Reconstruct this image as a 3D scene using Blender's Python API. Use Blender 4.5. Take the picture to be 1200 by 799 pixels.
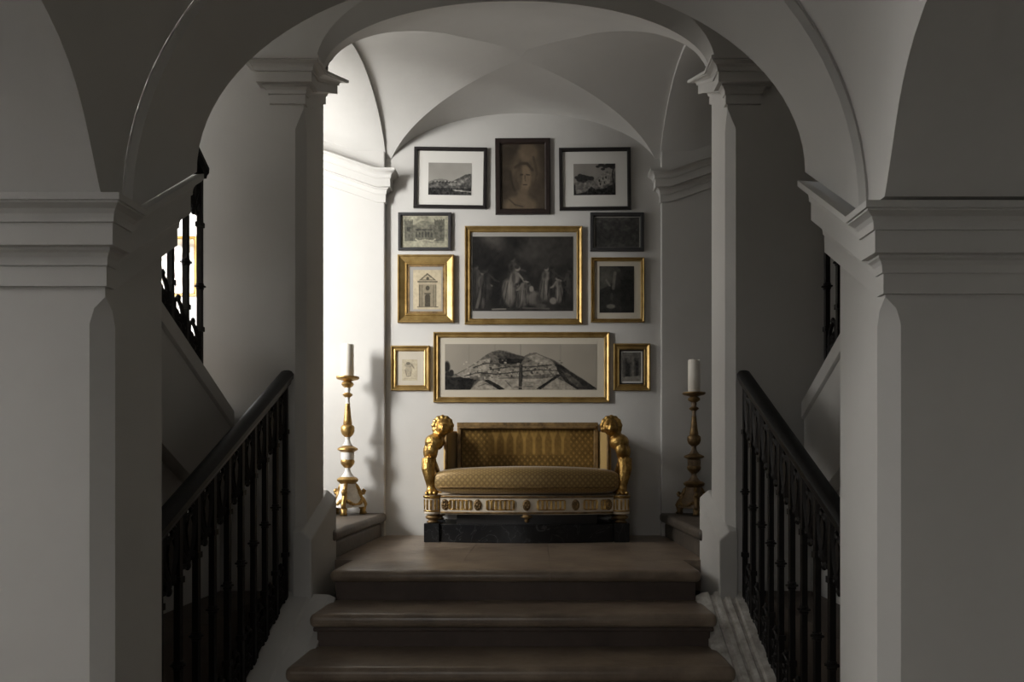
import bpy, bmesh, math, random
import numpy as np
from mathutils import Vector

for o in list(bpy.data.objects):
    bpy.data.objects.remove(o)
scene = bpy.context.scene
COL = scene.collection
PI = math.pi

# ------------------------------------------------------------------ camera
EYE = 0.645                      # eye height above the sofa landing (landing = z 0)
cam_d = bpy.data.cameras.new('camera')
cam = bpy.data.objects.new('camera', cam_d)
COL.objects.link(cam)
cam.location = (0.14, 0.0, EYE)
cam.rotation_euler = (PI / 2, 0, 0)
cam_d.sensor_width = 36
cam_d.lens = 790 / 1200 * 36
cam_d.shift_x = -32 / 1200
cam_d.shift_y = 140.5 / 1200
cam_d.clip_start = 0.05
scene.camera = cam

# ------------------------------------------------------------------ light
scene.view_settings.view_transform = 'Standard'
scene.view_settings.look = 'None'
scene.view_settings.gamma = 1
scene.view_settings.use_curve_mapping = False
scene.view_settings.exposure = 0.45
w = bpy.data.worlds.new('world')
scene.world = w
w.use_nodes = True
w.node_tree.nodes['Background'].inputs[0].default_value = (0.70, 0.71, 0.73, 1)
w.node_tree.nodes['Background'].inputs[1].default_value = 0.35


def area(name, loc, rot, sx, sy, power, col):
    l = bpy.data.lights.new(name, 'AREA')
    l.shape = 'RECTANGLE'
    l.size = sx
    l.size_y = sy
    l.energy = power
    l.color = col
    o = bpy.data.objects.new(name, l)
    COL.objects.link(o)
    o.location = loc
    o.rotation_euler = rot
    return o


# daylight through the stair-wing window and through the window at the corridor's left end
area('daylight_window_sky', (-3.57, 4.87, 2.35), (0, -PI / 2, 0), 1.8, 1.3, 40, (1.0, 0.985, 0.955))
sky_l = area('daylight_stair_window', (-4.4, 2.32, 2.4), (0, 0, 0), 1.6, 2.1, 800, (1.0, 0.985, 0.955))
sky_l.rotation_euler = (Vector((-1.2, 5.8, 1.2)) - sky_l.location).to_track_quat('-Z', 'Y').to_euler()
area('daylight_corridor_window', (-4.62, 0.35, 0.85), (0, -PI / 2, 0), 1.9, 1.5, 1.8, (1.0, 0.98, 0.94))
area('rear_fill_light', (-1.2, -3.3, 1.75), (PI / 2 - .35, 0, 0), 1.7, 1.1, 58, (1.0, 0.985, 0.95))  # added fill from behind the viewer, lifting the front faces


# ------------------------------------------------------------------ materials
def mat(name, col, rough=0.6, metal=0.0, var=0.0, vscale=4.0, bump=0.0, bscale=40.0, spec=0.5,
        coat=0.0, var2=None, sheen=0.0):
    m = bpy.data.materials.new(name)
    m.use_nodes = True
    nt = m.node_tree
    b = nt.nodes['Principled BSDF']
    b.inputs['Roughness'].default_value = rough
    b.inputs['Metallic'].default_value = metal
    b.inputs['Specular IOR Level'].default_value = spec
    b.inputs['Coat Weight'].default_value = coat
    b.inputs['Sheen Weight'].default_value = sheen
    b.inputs['Base Color'].default_value = (*col, 1)
    tc = nt.nodes.new('ShaderNodeTexCoord')
    if var > 0 or var2:
        n = nt.nodes.new('ShaderNodeTexNoise')
        n.inputs['Scale'].default_value = vscale
        n.inputs['Detail'].default_value = 6
        n.inputs['Roughness'].default_value = 0.62
        nt.links.new(tc.outputs['Object'], n.inputs['Vector'])
        r = nt.nodes.new('ShaderNodeValToRGB')
        r.color_ramp.elements[0].position = 0.32
        r.color_ramp.elements[1].position = 0.68
        c0 = var2 if var2 else tuple(c * (1 - var) for c in col)
        c1 = col if var2 else tuple(min(1, c * (1 + var * 0.6)) for c in col)
        r.color_ramp.elements[0].color = (*c0, 1)
        r.color_ramp.elements[1].color = (*c1, 1)
        nt.links.new(n.outputs['Fac'], r.inputs['Fac'])
        nt.links.new(r.outputs['Color'], b.inputs['Base Color'])
    if bump > 0:
        n2 = nt.nodes.new('ShaderNodeTexNoise')
        n2.inputs['Scale'].default_value = bscale
        n2.inputs['Detail'].default_value = 4
        nt.links.new(tc.outputs['Object'], n2.inputs['Vector'])
        bp = nt.nodes.new('ShaderNodeBump')
        bp.inputs['Strength'].default_value = bump
        bp.inputs['Distance'].default_value = 0.02
        nt.links.new(n2.outputs['Fac'], bp.inputs['Height'])
        nt.links.new(bp.outputs['Normal'], b.inputs['Normal'])
    return m


def attr_mat(name, rough=0.6, metal=0.0, coat=0.0):
    m = bpy.data.materials.new(name)
    m.use_nodes = True
    nt = m.node_tree
    b = nt.nodes['Principled BSDF']
    b.inputs['Roughness'].default_value = rough
    b.inputs['Metallic'].default_value = metal
    b.inputs['Coat Weight'].default_value = coat
    b.inputs['Specular IOR Level'].default_value = 0.12
    a = nt.nodes.new('ShaderNodeAttribute')
    a.attribute_name = 'Col'
    nt.links.new(a.outputs['Color'], b.inputs['Base Color'])
    return m


def brocade(name):
    """gold-brown woven fabric with a small diamond lattice"""
    m = bpy.data.materials.new(name)
    m.use_nodes = True
    nt = m.node_tree
    L = nt.links
    b = nt.nodes['Principled BSDF']
    b.inputs['Roughness'].default_value = 0.42
    b.inputs['Metallic'].default_value = 0.25
    b.inputs['Sheen Weight'].default_value = 0.3
    tc = nt.nodes.new('ShaderNodeTexCoord')
    mp = nt.nodes.new('ShaderNodeMapping')
    mp.inputs['Rotation'].default_value = (0, 0, PI / 4)
    mp.inputs['Scale'].default_value = (32, 32, 32)
    L.new(tc.outputs['UV'], mp.inputs['Vector'])
    vo = nt.nodes.new('ShaderNodeTexVoronoi')
    vo.distance = 'CHEBYCHEV'
    vo.inputs['Randomness'].default_value = 0.0
    vo.inputs['Scale'].default_value = 1.0
    L.new(mp.outputs['Vector'], vo.inputs['Vector'])
    r = nt.nodes.new('ShaderNodeValToRGB')
    e = r.color_ramp.elements
    e[0].position = 0.0
    e[0].color = (0.46, 0.31, 0.11, 1)
    e[1].position = 0.5
    e[1].color = (0.16, 0.095, 0.030, 1)
    for p, c in ((0.12, (0.43, 0.29, 0.10, 1)), (0.2, (0.27, 0.17, 0.055, 1)), (0.36, (0.31, 0.20, 0.065, 1))):
        k = e.new(p)
        k.color = c
    L.new(vo.outputs['Distance'], r.inputs['Fac'])
    L.new(r.outputs['Color'], b.inputs['Base Color'])
    n = nt.nodes.new('ShaderNodeBump')
    n.inputs['Strength'].default_value = 0.25
    n.inputs['Distance'].default_value = 0.004
    L.new(vo.outputs['Distance'], n.inputs['Height'])
    L.new(n.outputs['Normal'], b.inputs['Normal'])
    return m


def marble(name):
    m = bpy.data.materials.new(name)
    m.use_nodes = True
    nt = m.node_tree
    L = nt.links
    b = nt.nodes['Principled BSDF']
    b.inputs['Roughness'].default_value = 0.2
    b.inputs['Specular IOR Level'].default_value = 0.3
    tc = nt.nodes.new('ShaderNodeTexCoord')
    n = nt.nodes.new('ShaderNodeTexNoise')
    n.inputs['Scale'].default_value = 5.0
    n.inputs['Detail'].default_value = 8
    n.inputs['Distortion'].default_value = 1.2
    L.new(tc.outputs['Object'], n.inputs['Vector'])
    r = nt.nodes.new('ShaderNodeValToRGB')
    e = r.color_ramp.elements
    e[0].position = 0.0
    e[0].color = (0.010, 0.011, 0.013, 1)
    e[1].position = 1.0
    e[1].color = (0.014, 0.015, 0.017, 1)
    for p, c in ((0.485, 0.014), (0.5, 0.05), (0.512, 0.014), (0.66, 0.012), (0.668, 0.03), (0.68, 0.012)):
        k = e.new(p)
        k.color = (c, c, c * 1.05, 1)
    L.new(n.outputs['Fac'], r.inputs['Fac'])
    L.new(r.outputs['Color'], b.inputs['Base Color'])
    return m


def pane_mat(name):
    m = bpy.data.materials.new(name)
    m.use_nodes = True
    nt = m.node_tree
    nt.nodes.clear()
    out = nt.nodes.new('ShaderNodeOutputMaterial')
    mix = nt.nodes.new('ShaderNodeMixShader')
    t = nt.nodes.new('ShaderNodeBsdfTransparent')
    g = nt.nodes.new('ShaderNodeBsdfGlossy')
    g.inputs['Roughness'].default_value = 0.08
    mix.inputs[0].default_value = 0.018
    nt.links.new(t.outputs[0], mix.inputs[1])
    nt.links.new(g.outputs[0], mix.inputs[2])
    nt.links.new(mix.outputs[0], out.inputs[0])
    return m


PLASTER = mat('plaster', (0.52, 0.508, 0.485), 0.85, var=0.05, vscale=1.3, bump=0.12, bscale=9, spec=0.2)
PLASTER_N = mat('plaster_corridor', (0.58, 0.568, 0.54), 0.85, var=0.06, vscale=1.0, bump=0.10, bscale=7, spec=0.2)
MOULD = mat('plaster_moulding', (0.52, 0.508, 0.485), 0.8, var=0.05, vscale=3, spec=0.25)
PEEL = mat('worn_painted_stone', (0.74, 0.72, 0.68), 0.8, var2=(0.36, 0.33, 0.29), vscale=14, bump=0.07, bscale=40, spec=0.2)
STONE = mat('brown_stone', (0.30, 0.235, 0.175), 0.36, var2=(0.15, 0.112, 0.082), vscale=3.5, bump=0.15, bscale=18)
STONE_S = mat('side_step_stone', (0.135, 0.112, 0.09), 0.5, var2=(0.07, 0.055, 0.043), vscale=4, bump=0.12, bscale=18)
STONE_R = mat('riser_brown_stone', (0.105, 0.074, 0.058), 0.6, var2=(0.06, 0.04, 0.032), vscale=4, bump=0.12, bscale=18)  # risers: darker, redder brown than the treads
STONE_D = mat('dark_stone', (0.085, 0.066, 0.052), 0.6, var=0.3, vscale=4, bump=0.1, bscale=18)
IRON = mat('black_iron', (0.010, 0.008, 0.007), 0.55, var=0.3, vscale=20, bump=0.1, bscale=60, spec=0.25)
RAILM = mat('black_handrail', (0.009, 0.009, 0.009), 0.45, var=0.3, vscale=10, spec=0.25)
GOLD_C = mat('candlestick_gilding', (0.56, 0.37, 0.13), 0.42, 0.8, var2=(0.26, 0.15, 0.05), vscale=18, bump=0.2, bscale=60)
GOLD = mat('gilding', (0.72, 0.47, 0.155), 0.34, 1.0, var2=(0.24, 0.13, 0.035), vscale=20, bump=0.35, bscale=60)
GOLD_F = mat('frame_gilding', (0.46, 0.32, 0.125), 0.42, 0.8, var2=(0.28, 0.18, 0.06), vscale=9, bump=0.08, bscale=60)
GOLD_D = mat('dark_gilding', (0.33, 0.21, 0.085), 0.5, 0.6, var2=(0.12, 0.075, 0.035), vscale=16, bump=0.15, bscale=50)
CREAM = mat('cream_paint', (0.66, 0.58, 0.46), 0.5, var=0.15, vscale=9)
WHITEP = mat('white_painted_wood', (0.70, 0.68, 0.64), 0.5, var=0.18, vscale=25)
SHADEDP = mat('shaded_painted_wood', (0.20, 0.135, 0.075), 0.5, var=0.35, vscale=25)  # brown that puts shade into the right candlestick's paint
BLACKF = mat('black_frame', (0.012, 0.010, 0.010), 0.35)
WALNUT = mat('walnut_frame', (0.016, 0.009, 0.007), 0.42, var=0.3, vscale=20)
GREYF = mat('dark_grey_frame', (0.030, 0.029, 0.030), 0.45)
MATB = mat('white_mount', (0.60, 0.585, 0.55), 0.8)
MATC = mat('cream_mount', (0.46, 0.415, 0.335), 0.8)
MATG = mat('grey_mount', (0.30, 0.285, 0.26), 0.8)
WAX = mat('candle_wax', (0.80, 0.76, 0.68), 0.45)
WICK = mat('wick', (0.02, 0.018, 0.015), 0.9)
RECESS = mat('recess_shade', (0.016, 0.014, 0.013), 0.4)
BROC = brocade('gold_brocade')
MARB = marble('black_marble')
PANE = pane_mat('picture_glass')
PRINT = attr_mat('printed_paper', 0.7)
FABRIC = attr_mat('woven_back_fabric', 0.45, 0.25)
WINWOOD = mat('window_paint', (0.6, 0.59, 0.56), 0.5)


# ------------------------------------------------------------------ mesh helpers
class MB:
    def __init__(s):
        s.v = []
        s.f = []

    def add(s, vs, fs):
        o = len(s.v)
        s.v += [tuple(p) for p in vs]
        s.f += [tuple(i + o for i in f) for f in fs]
        return s

    def box(s, x0, x1, y0, y1, z0, z1):
        return s.add([(x0, y0, z0), (x1, y0, z0), (x1, y1, z0), (x0, y1, z0),
                      (x0, y0, z1), (x1, y0, z1), (x1, y1, z1), (x0, y1, z1)],
                     [(3, 2, 1, 0), (4, 5, 6, 7), (0, 1, 5, 4), (1, 2, 6, 5), (2, 3, 7, 6), (3, 0, 4, 7)])

    def loft(s, rings, close=True, cap=True):
        n = len(rings[0])
        vs = [p for r in rings for p in r]
        fs = []
        for i in range(len(rings) - 1):
            for j in range(n if close else n - 1):
                k = (j + 1) % n
                fs.append((i * n + j, i * n + k, (i + 1) * n + k, (i + 1) * n + j))
        if cap and close:
            fs.append(tuple(range(n))[::-1])
            fs.append(tuple((len(rings) - 1) * n + j for j in range(n)))
        return s.add(vs, fs)

    def lathe(s, prof, n=20, c=(0, 0, 0)):
        rings = [[(c[0] + r * math.cos(2 * PI * j / n), c[1] + r * math.sin(2 * PI * j / n), c[2] + z)
                  for j in range(n)] for r, z in prof]
        return s.loft(rings)

    def tube(s, pts, r, n=6, flat=1.0):
        """round bar along a polyline; r may be a list"""
        P = [Vector(p) for p in pts]
        rings = []
        for i, p in enumerate(P):
            t = (P[min(i + 1, len(P) - 1)] - P[max(i - 1, 0)]).normalized()
            a = Vector((1, 0, 0)) if abs(t.x) < 0.9 else Vector((0, 1, 0))
            u = (a - t * a.dot(t)).normalized()
            v = t.cross(u)
            rr = r[i] if isinstance(r, (list, tuple)) else r
            rings.append([tuple(p + u * (rr * flat * math.cos(2 * PI * j / n)) + v * (rr * math.sin(2 * PI * j / n)))
                          for j in range(n)])
        return s.loft(rings)

    def ball(s, c, r, nu=14, nv=9):
        if not isinstance(r, (tuple, list)):
            r = (r, r, r)
        rings = []
        for i in range(nv + 1):
            th = PI * i / nv
            q = max(math.sin(th), 0.02)
            rings.append([(c[0] + r[0] * q * math.cos(2 * PI * j / nu), c[1] + r[1] * q * math.sin(2 * PI * j / nu),
                           c[2] - r[2] * math.cos(th)) for j in range(nu)])
        return s.loft(rings)

    def grid(s, rows):
        n = len(rows[0])
        vs = [p for r in rows for p in r]
        fs = [(i * n + j, i * n + j + 1, (i + 1) * n + j + 1, (i + 1) * n + j)
              for i in range(len(rows) - 1) for j in range(n - 1)]
        return s.add(vs, fs)

    def sweep(s, path, prof, side=1):
        """moulding: profile (out, up) along a path, mitred in plan, sheared where the path climbs"""
        P = [Vector(p) for p in path]
        nrm = []
        for i in range(len(P) - 1):
            d = (P[i + 1] - P[i])
            d.z = 0
            d.normalize()
            nrm.append(Vector((-d.y, d.x, 0)) * side)
        rings = []
        for i, p in enumerate(P):
            a = nrm[max(i - 1, 0)]
            b = nrm[min(i, len(nrm) - 1)]
            m = (a + b) / (1 + a.dot(b))
            rings.append([tuple(p + m * o + Vector((0, 0, u))) for o, u in prof])
        return s.loft(rings)

    def mirror(s):
        s.v = [(-x, y, z) for x, y, z in s.v]
        s.f = [tuple(reversed(f)) for f in s.f]
        return s

    def mesh(s, name, mt, smooth=False):
        me = bpy.data.meshes.new(name)
        me.from_pydata(s.v, [], s.f)
        if mt:
            me.materials.append(mt)
        if smooth:
            me.polygons.foreach_set('use_smooth', [True] * len(me.polygons))
        me.update()
        return me

    def obj(s, name, mt, parent=None, smooth=False, bevel=0.0, seg=2, autos=None):
        o = bpy.data.objects.new(name, s.mesh(name, mt, smooth or autos is not None))
        COL.objects.link(o)
        if parent:
            o.parent = parent
        if bevel:
            b = o.modifiers.new('bevel', 'BEVEL')
            b.width = bevel
            b.segments = seg
            b.limit_method = 'ANGLE'
            b.angle_limit = math.radians(35)
        if autos is not None:
            bm = bmesh.new()
            bm.from_mesh(o.data)
            bmesh.ops.recalc_face_normals(bm, faces=bm.faces)
            for e in bm.edges:
                if len(e.link_faces) == 2 and e.calc_face_angle(0) > math.radians(autos):
                    e.smooth = False
            bm.to_mesh(o.data)
            bm.free()
        return o


def link(name, me, parent=None, loc=(0, 0, 0)):
    o = bpy.data.objects.new(name, me)
    COL.objects.link(o)
    o.location = loc
    if parent:
        o.parent = parent
    return o


def empty(name, loc=(0, 0, 0)):
    o = bpy.data.objects.new(name, None)
    COL.objects.link(o)
    o.location = loc
    o.empty_display_size = 0.1
    return o


def tag(o, label, cat=None, group=None, kind=None):
    o['label'] = label
    if cat:
        o['category'] = cat
    if group:
        o['group'] = group
    if kind:
        o['kind'] = kind
    return o


def struct(o, label=None):
    o['kind'] = 'structure'
    if label:
        o['label'] = label
    return o


def sgn_box(b, s, x0, x1, *r):
    """box whose x range is mirrored for s = -1"""
    if s < 0:
        x0, x1 = -x1, -x0
    return b.box(x0, x1, *r)


SIDE = {-1: 'left', 1: 'right'}

# ================================================================== STRUCTURE
FLOOR = -0.90
TOP = 4.35
YN0, YN1 = 2.14, 2.46            # near arch wall
YB0, YB1 = 3.97, 4.33            # far arch wall (front of the landing)
YW = 5.84                        # back wall
XW = 1.19                        # half width of the recessed back wall
XO = 3.35                         # outer walls of the stair wings
HN = 1.238                       # half opening of the near piers
HB = 1.247                       # half opening of the far piers

PROF = [(0, 0), (.014, 0), (.014, .064), (.022, .064), (.022, .072), (.026, .088), (.036, .100), (.050, .106), (.050, .114), (.078, .114),
        (.078, .182), (.088, .182), (.088, .192), (.092, .206), (.104, .218), (.124, .226), (.132, .228), (.132, .234), (.142, .234),
        (.142, .255), (0, .255)]


def scaled(p, a, b):
    return [(x * a, y * b) for x, y in p]


# floors
struct(MB().box(-4.65, 4.6, -2.3, YW + .15, FLOOR - .1, FLOOR).obj('floor', STONE_D), 'dark stone floor of the corridor below the stairs')

# near piers (front of the stair flight)
for s in (-1, 1):
    rings = []
    for z, c in ((FLOOR, .05), (1.08, .05), (1.13, .035), (1.165, 0.001), (1.75, 0.001)):
        pts = [(-4.5, YN0), (-HN - c, YN0), (-HN, YN0 + c), (-HN, YN1), (-4.5, YN1)]
        rings.append([(x, y, z) for x, y in pts])
    b = MB().loft(rings)
    if s > 0:
        b.mirror()
    struct(b.obj('wall_near_' + SIDE[s], PLASTER_N, autos=30))
    zt = 1.452 if s < 0 else 1.428
    zb = zt - .255
    rise = .235
    b = MB().sweep([(-4.5, YN0, zb), (-HN, YN0, zb), (-HN, YN0 + .03, zb), (-HN + .045, YN1 + .005, zb + rise)], scaled(PROF, .82, 1), side=-1)
    if s > 0:
        b.mirror()
    struct(b.obj('trim_%d' % (1 if s < 0 else 2), PLASTER_N, autos=18), 'stepped impost moulding climbing along the near %s pier' % SIDE[s])


def ell(a, z0, b, n=48, y=0.0, down=0.0):
    pts = []
    for i in range(n + 1):
        t = PI * i / n
        pts.append((-a * math.cos(t), y, z0 + b * math.sin(t)))
    return pts


def ring_wall(b, curve, y, x1, z0, z1):
    """vertical wall face with an arched hole: from the curve out to a rectangle"""
    outer = []
    n = len(curve)
    for p in curve:
        dx, dz = p[0], p[2] - z0
        k = 1e9
        if abs(dx) > 1e-6:
            k = min(k, x1 / abs(dx))
        if dz > 1e-6:
            k = min(k, (z1 - z0) / dz)
        outer.append((dx * k, y, z0 + dz * k))
    b.grid([[(p[0], y, p[2]) for p in curve], outer])
    return b


b = MB()
c0 = ell(1.15, EYE + .80, 1.085, y=YN0)
c1 = ell(1.11, EYE + 1.054, .7245, y=YN1)
c0b = ell(1.178, EYE + .80, 1.118, y=YN0)
c0s = ell(1.164, EYE + .802, 1.102, y=YN0 + .02)
cx = ell(1.185, EYE + .80, 1.125, y=YN0)
b.grid([cx, c0b])
b.grid([c0b, c0s])
b.grid([c0s, c1])
ring_wall(b, c1, YN1, 4.5, EYE + 1.0, TOP)
struct(b.obj('wall_near_arch', PLASTER_N, autos=25), 'broad arch ring spanning the foot of the stairs')


# corridor vault in front of the near arch
def corr(y):
    d = max(YN0 - abs(y) - .10, 0)
    return EYE + .80 + .33 * (1 - math.exp(-d / .14)) + .20 * d + .0001 * (YN0 - abs(y))


def yb_near(x):
    q = min(abs(x) / 1.185, 1)
    return EYE + .80 + 1.125 * math.sqrt(1 - q * q)


def solve(f, a, c):
    for _ in range(40):
        m = .5 * (a + c)
        if f(m) > 0:
            c = m
        else:
            a = m
    return .5 * (a + c)


b = MB()
xs = [1.185 * math.sin(PI / 2 * i / 48) for i in range(-48, 49)]
lun = []
for x in xs:
    z = yb_near(x)
    yc = 0.0 if corr(0) < z else solve(lambda t: z - corr(t), 0, YN0)
    if abs(x) > 1.1849:
        yc = YN0 - .0999
    lun.append([(x, yc + (YN0 - yc) * j / 6, z) for j in range(7)])
b.grid(lun).grid([[(x, -y, z) for x, y, z in r_] for r_ in lun])
ys = [YN0] + [YN0 - .0999 - (YN0 - .0999) * (j / 60) ** 2 for j in range(61)]
for sg, xo in ((-1, 4.5), (1, 2.1)):
    rows = []
    for y in ys:
        q = min(max((corr(y) - EYE - .80) / 1.125, 0), 1)
        xg = 1.185 * math.sqrt(1 - q * q)
        rows.append([(sg * (xg + (xo - xg) * t), y, corr(y)) for t in (0, .02, .1, .4, 1)])
    b.grid(rows).grid([[(x, -y, z) for x, y, z in r_] for r_ in rows])
struct(b.obj('ceiling_corridor', PLASTER_N, autos=25), 'plaster groin vault over the corridor')
b = MB()
b.box(-4.65, -1.80, -2.3, -2.14, FLOOR, 2.9).box(-.40, 2.2, -2.3, -2.14, FLOOR, 2.9)
b.box(-1.80, -.40, -2.3, -2.14, FLOOR, -.2).box(-1.80, -.40, -2.3, -2.14, 1.45, 2.9)  # unseen opening added for the rear fill; low head spares the vault
struct(b.obj('wall_front', PLASTER_N))
b = MB()
b.box(-1.80, -1.75, -2.28, -2.22, -.2, 1.45).box(-.45, -.40, -2.28, -2.22, -.2, 1.45).box(-1.75, -.45, -2.28, -2.22, -.2, -.15).box(-1.75, -.45, -2.28, -2.22, 1.40, 1.45)
struct(b.obj('window_3', WINWOOD), 'added frame of the fill-light opening in the corridor wall behind the viewer')
b = MB().box(2.1, 2.2, -2.3, YN0, FLOOR, 2.9)  # unseen end wall set close in to bounce light onto left pier faces
struct(b.obj('wall_corridor_bounce', PLASTER_N))


def window_wall(name, n, x, y0, y1, z0, z1, wy0, wy1, wz0, wz1, th=.15):
    b = MB()
    b.box(x - th, x, y0, wy0, z0, z1).box(x - th, x, wy1, y1, z0, z1)
    b.box(x - th, x, wy0, wy1, z0, wz0).box(x - th, x, wy0, wy1, wz1, z1)
    struct(b.obj(name, PLASTER))
    f = MB()
    xx = x - th + .02
    f.box(xx, xx + .05, wy0, wy0 + .05, wz0, wz1).box(xx, xx + .05, wy1 - .05, wy1, wz0, wz1)
    f.box(xx, xx + .05, wy0 + .05, wy1 - .05, wz0, wz0 + .05).box(xx, xx + .05, wy0 + .05, wy1 - .05, wz1 - .05, wz1)
    struct(f.obj('window_%d' % n, WINWOOD), 'painted window frame letting daylight in from the left')


window_wall('wall_corridor_left', 1, -4.5, -2.3, YN1, FLOOR, 2.9, -.45, 1.15, -.15, 1.85)
window_wall('wall_left', 2, -XO - .1, YN1, YW + .15, FLOOR, TOP, 3.27, 5.6, 1.35, 3.35)

# shell of the stair hall
struct(MB().box(XO + .1, XO + .2, YN1, YW + .15, FLOOR, TOP).obj('wall_right', PLASTER))
struct(MB().box(-XO - .25, XO + .2, YN1, YW + .15, TOP, TOP + .1).obj('ceiling', PLASTER))
struct(MB().box(-XO - .1, XO + .1, YW, YW + .15, FLOOR, TOP).obj('wall_back', PLASTER, bevel=0), 'white plaster wall hung with pictures behind the sofa')
for s in (-1, 1):
    b = MB()
    sgn_box(b, s, XW, XO + .1, YW - .045, YW + .01, -.2, TOP)
    struct(b.obj('wall_back_' + SIDE[s], PLASTER, bevel=.008))
    zb = EYE + 2.475 - .255
    b = MB().sweep([(-XW, YW, zb), (-XW, YW - .045, zb), (-1.25, YW - .045, zb), (-3.6, YW - .045, zb + .34 * 2.35)],
                   scaled(PROF, .78, 1.0), side=1)
    if s > 0:
        b.mirror()
    struct(b.obj('trim_%d' % (3 if s < 0 else 4), MOULD, autos=25), 'climbing cornice on the back wall %s of the pictures' % SIDE[s])

# far arch wall: piers, chamfered inner corners, climbing imposts
for s in (-1, 1):
    rings = []
    for z, c in ((-.95, 0.001), (.10, .001), (.20, .05), (2.60, .05), (2.72, .001), (EYE + 2.31, .001)):
        pts = [(-1.845, YB0), (-HB - c, YB0), (-HB, YB0 + c), (-HB, YB1), (-1.845, YB1)]
        rings.append([(x, y, z) for x, y in pts])
    b = MB().loft(rings)
    if s > 0:
        b.mirror()
    struct(b.obj('wall_pier_' + SIDE[s], PLASTER, autos=30), 'plaster pier carrying the arch on the %s of the landing' % SIDE[s])
    b = MB()
    sgn_box(b, s, 1.845, 2.05, YB0, YB1, 2.42, TOP)
    struct(b.obj('wall_upper_' + SIDE[s], PLASTER))
    zb = EYE + 2.315 - .218
    b = MB().sweep([(-1.43, YB0 + .03, zb), (-1.43, YB0, zb), (-HB, YB0, zb), (-HB, YB0 + .03, zb), (-HB, YB1, zb + .2), (-HB - .1, YB1, zb + .2)],
                   scaled(PROF, .9, .855), side=-1)
    if s > 0:
        b.mirror()
    struct(b.obj('trim_%d' % (5 if s < 0 else 6), MOULD, autos=18), 'stepped impost moulding on the %s landing pier' % SIDE[s])
    # plinth of the pier, its top climbing with the stairs
    b = MB()
    sl = .46
    y0, y1 = 3.93, 4.42

    def zt(y):
        return .145 + sl * (y - 3.85)
    prof = [(-HB - .02, 0), (-1.19, 0)]
    pts0 = [(-1.30, y0, -.75), (-1.19, y0, -.75), (-1.19, y0, zt(y0)), (-HB, y0, zt(y0) + .05), (-1.30, y0, zt(y0) + .05)]
    pts1 = [(-1.30, y1, -.75), (-1.19, y1, -.75), (-1.19, y1, zt(y1)), (-HB, y1, zt(y1) + .05), (-1.30, y1, zt(y1) + .05)]
    b.loft([pts0, pts1])
    if s > 0:
        b.mirror()
    struct(b.obj('baseboard_pier_' + SIDE[s], MOULD, bevel=.008), 'plinth with sloping top at the foot of the %s landing pier' % SIDE[s])

b = MB()
c_out = ell(1.18, EYE + 2.31, .62, y=YB0)
c_in = ell(1.155, EYE + 2.31, .432, y=YB0 + .05)
b.grid([c_out, c_in])
ring_wall(b, c_out, YB0, 1.845, EYE + 2.31, TOP)
struct(b.obj('wall_landing_arch', PLASTER, autos=25), 'plaster wall above the arch before the landing')


# landing groin vault
def interp(d, D, V):
    return float(np.interp(d, D, V))


DD = [4.02, 4.22, 4.45, 4.7, 5.0, 5.84]


def ysurf(x, d):
    z0 = interp(d, DD, [2.31, 2.43, 2.54, 2.54, 2.52, 2.47])
    cr = interp(d, DD, [2.742, 2.85, 2.935, 2.99, 3.012, 3.012])
    a = interp(d, DD, [1.155, 1.18, 1.185, 1.185, 1.185, 1.185])
    q = min(abs(x) / a, 1)
    return EYE + z0 + (cr - z0) * math.sqrt(1 - q * q)


def bsurf(d):
    q = min(abs(d - 5.05) / .83, 1)
    return EYE + 2.44 + .5725 * math.sqrt(1 - q * q)


b = MB()
xs = [1.185 * math.sin(PI / 2 * i / 44) for i in range(-44, 45)]
fr, sd, bk = [], [], []
for x in xs:
    if abs(x) < 1e-6:
        df = dbk = 5.05
    else:
        if bsurf(5.05) <= ysurf(x, 5.05):
            df = dbk = 5.05
        else:
            df = solve(lambda t: bsurf(t) - ysurf(x, t), 4.02, 5.05)
            dbk = solve(lambda t: ysurf(x, t) - bsurf(t), 5.05, YW)
    fr.append([(x, 4.02 + (df - 4.02) * j / 16, ysurf(x, 4.02 + (df - 4.02) * j / 16)) for j in range(17)])
    bk.append([(x, dbk + (YW - dbk) * j / 10, ysurf(x, dbk + (YW - dbk) * j / 10)) for j in range(11)])
    sd.append([(x, df + (dbk - df) * j / 24, bsurf(df + (dbk - df) * j / 24)) for j in range(25)])
b.grid(fr).grid(bk)
h = len(xs) // 2
b.grid(sd[:h + 1]).grid(sd[h:])
# transverse bands over the arms, a little lower than the webs, climbing outwards
ds = [4.22 + (YW - 4.22) * j / 40 for j in range(41)]
for s in (-1, 1):
    b.grid([[(s * 1.185, d, bsurf(d)) for d in ds], [(s * 1.185, d, bsurf(d) - .028) for d in ds]])
    b.grid([[(s * X, d, bsurf(d) - .028 + .34 * max(0, X - 1.45)) for d in ds]
            for X in (1.185, 1.45, 2.0, 2.6, 3.2, 3.8, XO + .1)])
struct(b.obj('ceiling_landing', PLASTER, autos=22), 'white groin vault over the sofa landing')
for s in (-1, 1):
    b = MB()
    pts = [(1.80, 3.0), (XO + .1, 3.0 + .34 * (XO - 1.45)), (XO + .1, TOP), (1.80, TOP)]
    b.loft([[(x, YB1 - .08, z) for x, z in pts], [(x, YB1, z) for x, z in pts]])
    if s < 0:
        b.mirror()
    struct(b.obj('wall_wing_' + SIDE[s], PLASTER))

# ------------------------------------------------------------------ the staircase
ST = empty('staircase', (0, YB0, 0))
struct(ST, 'brown stone steps rising to the sofa landing')


def child(o, parent):
    o.parent = parent
    o.matrix_parent_inverse = parent.matrix_world.inverted()
    o.location = o.location - parent.location if False else o.location
    return o


TR, RI = .35, .18


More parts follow.
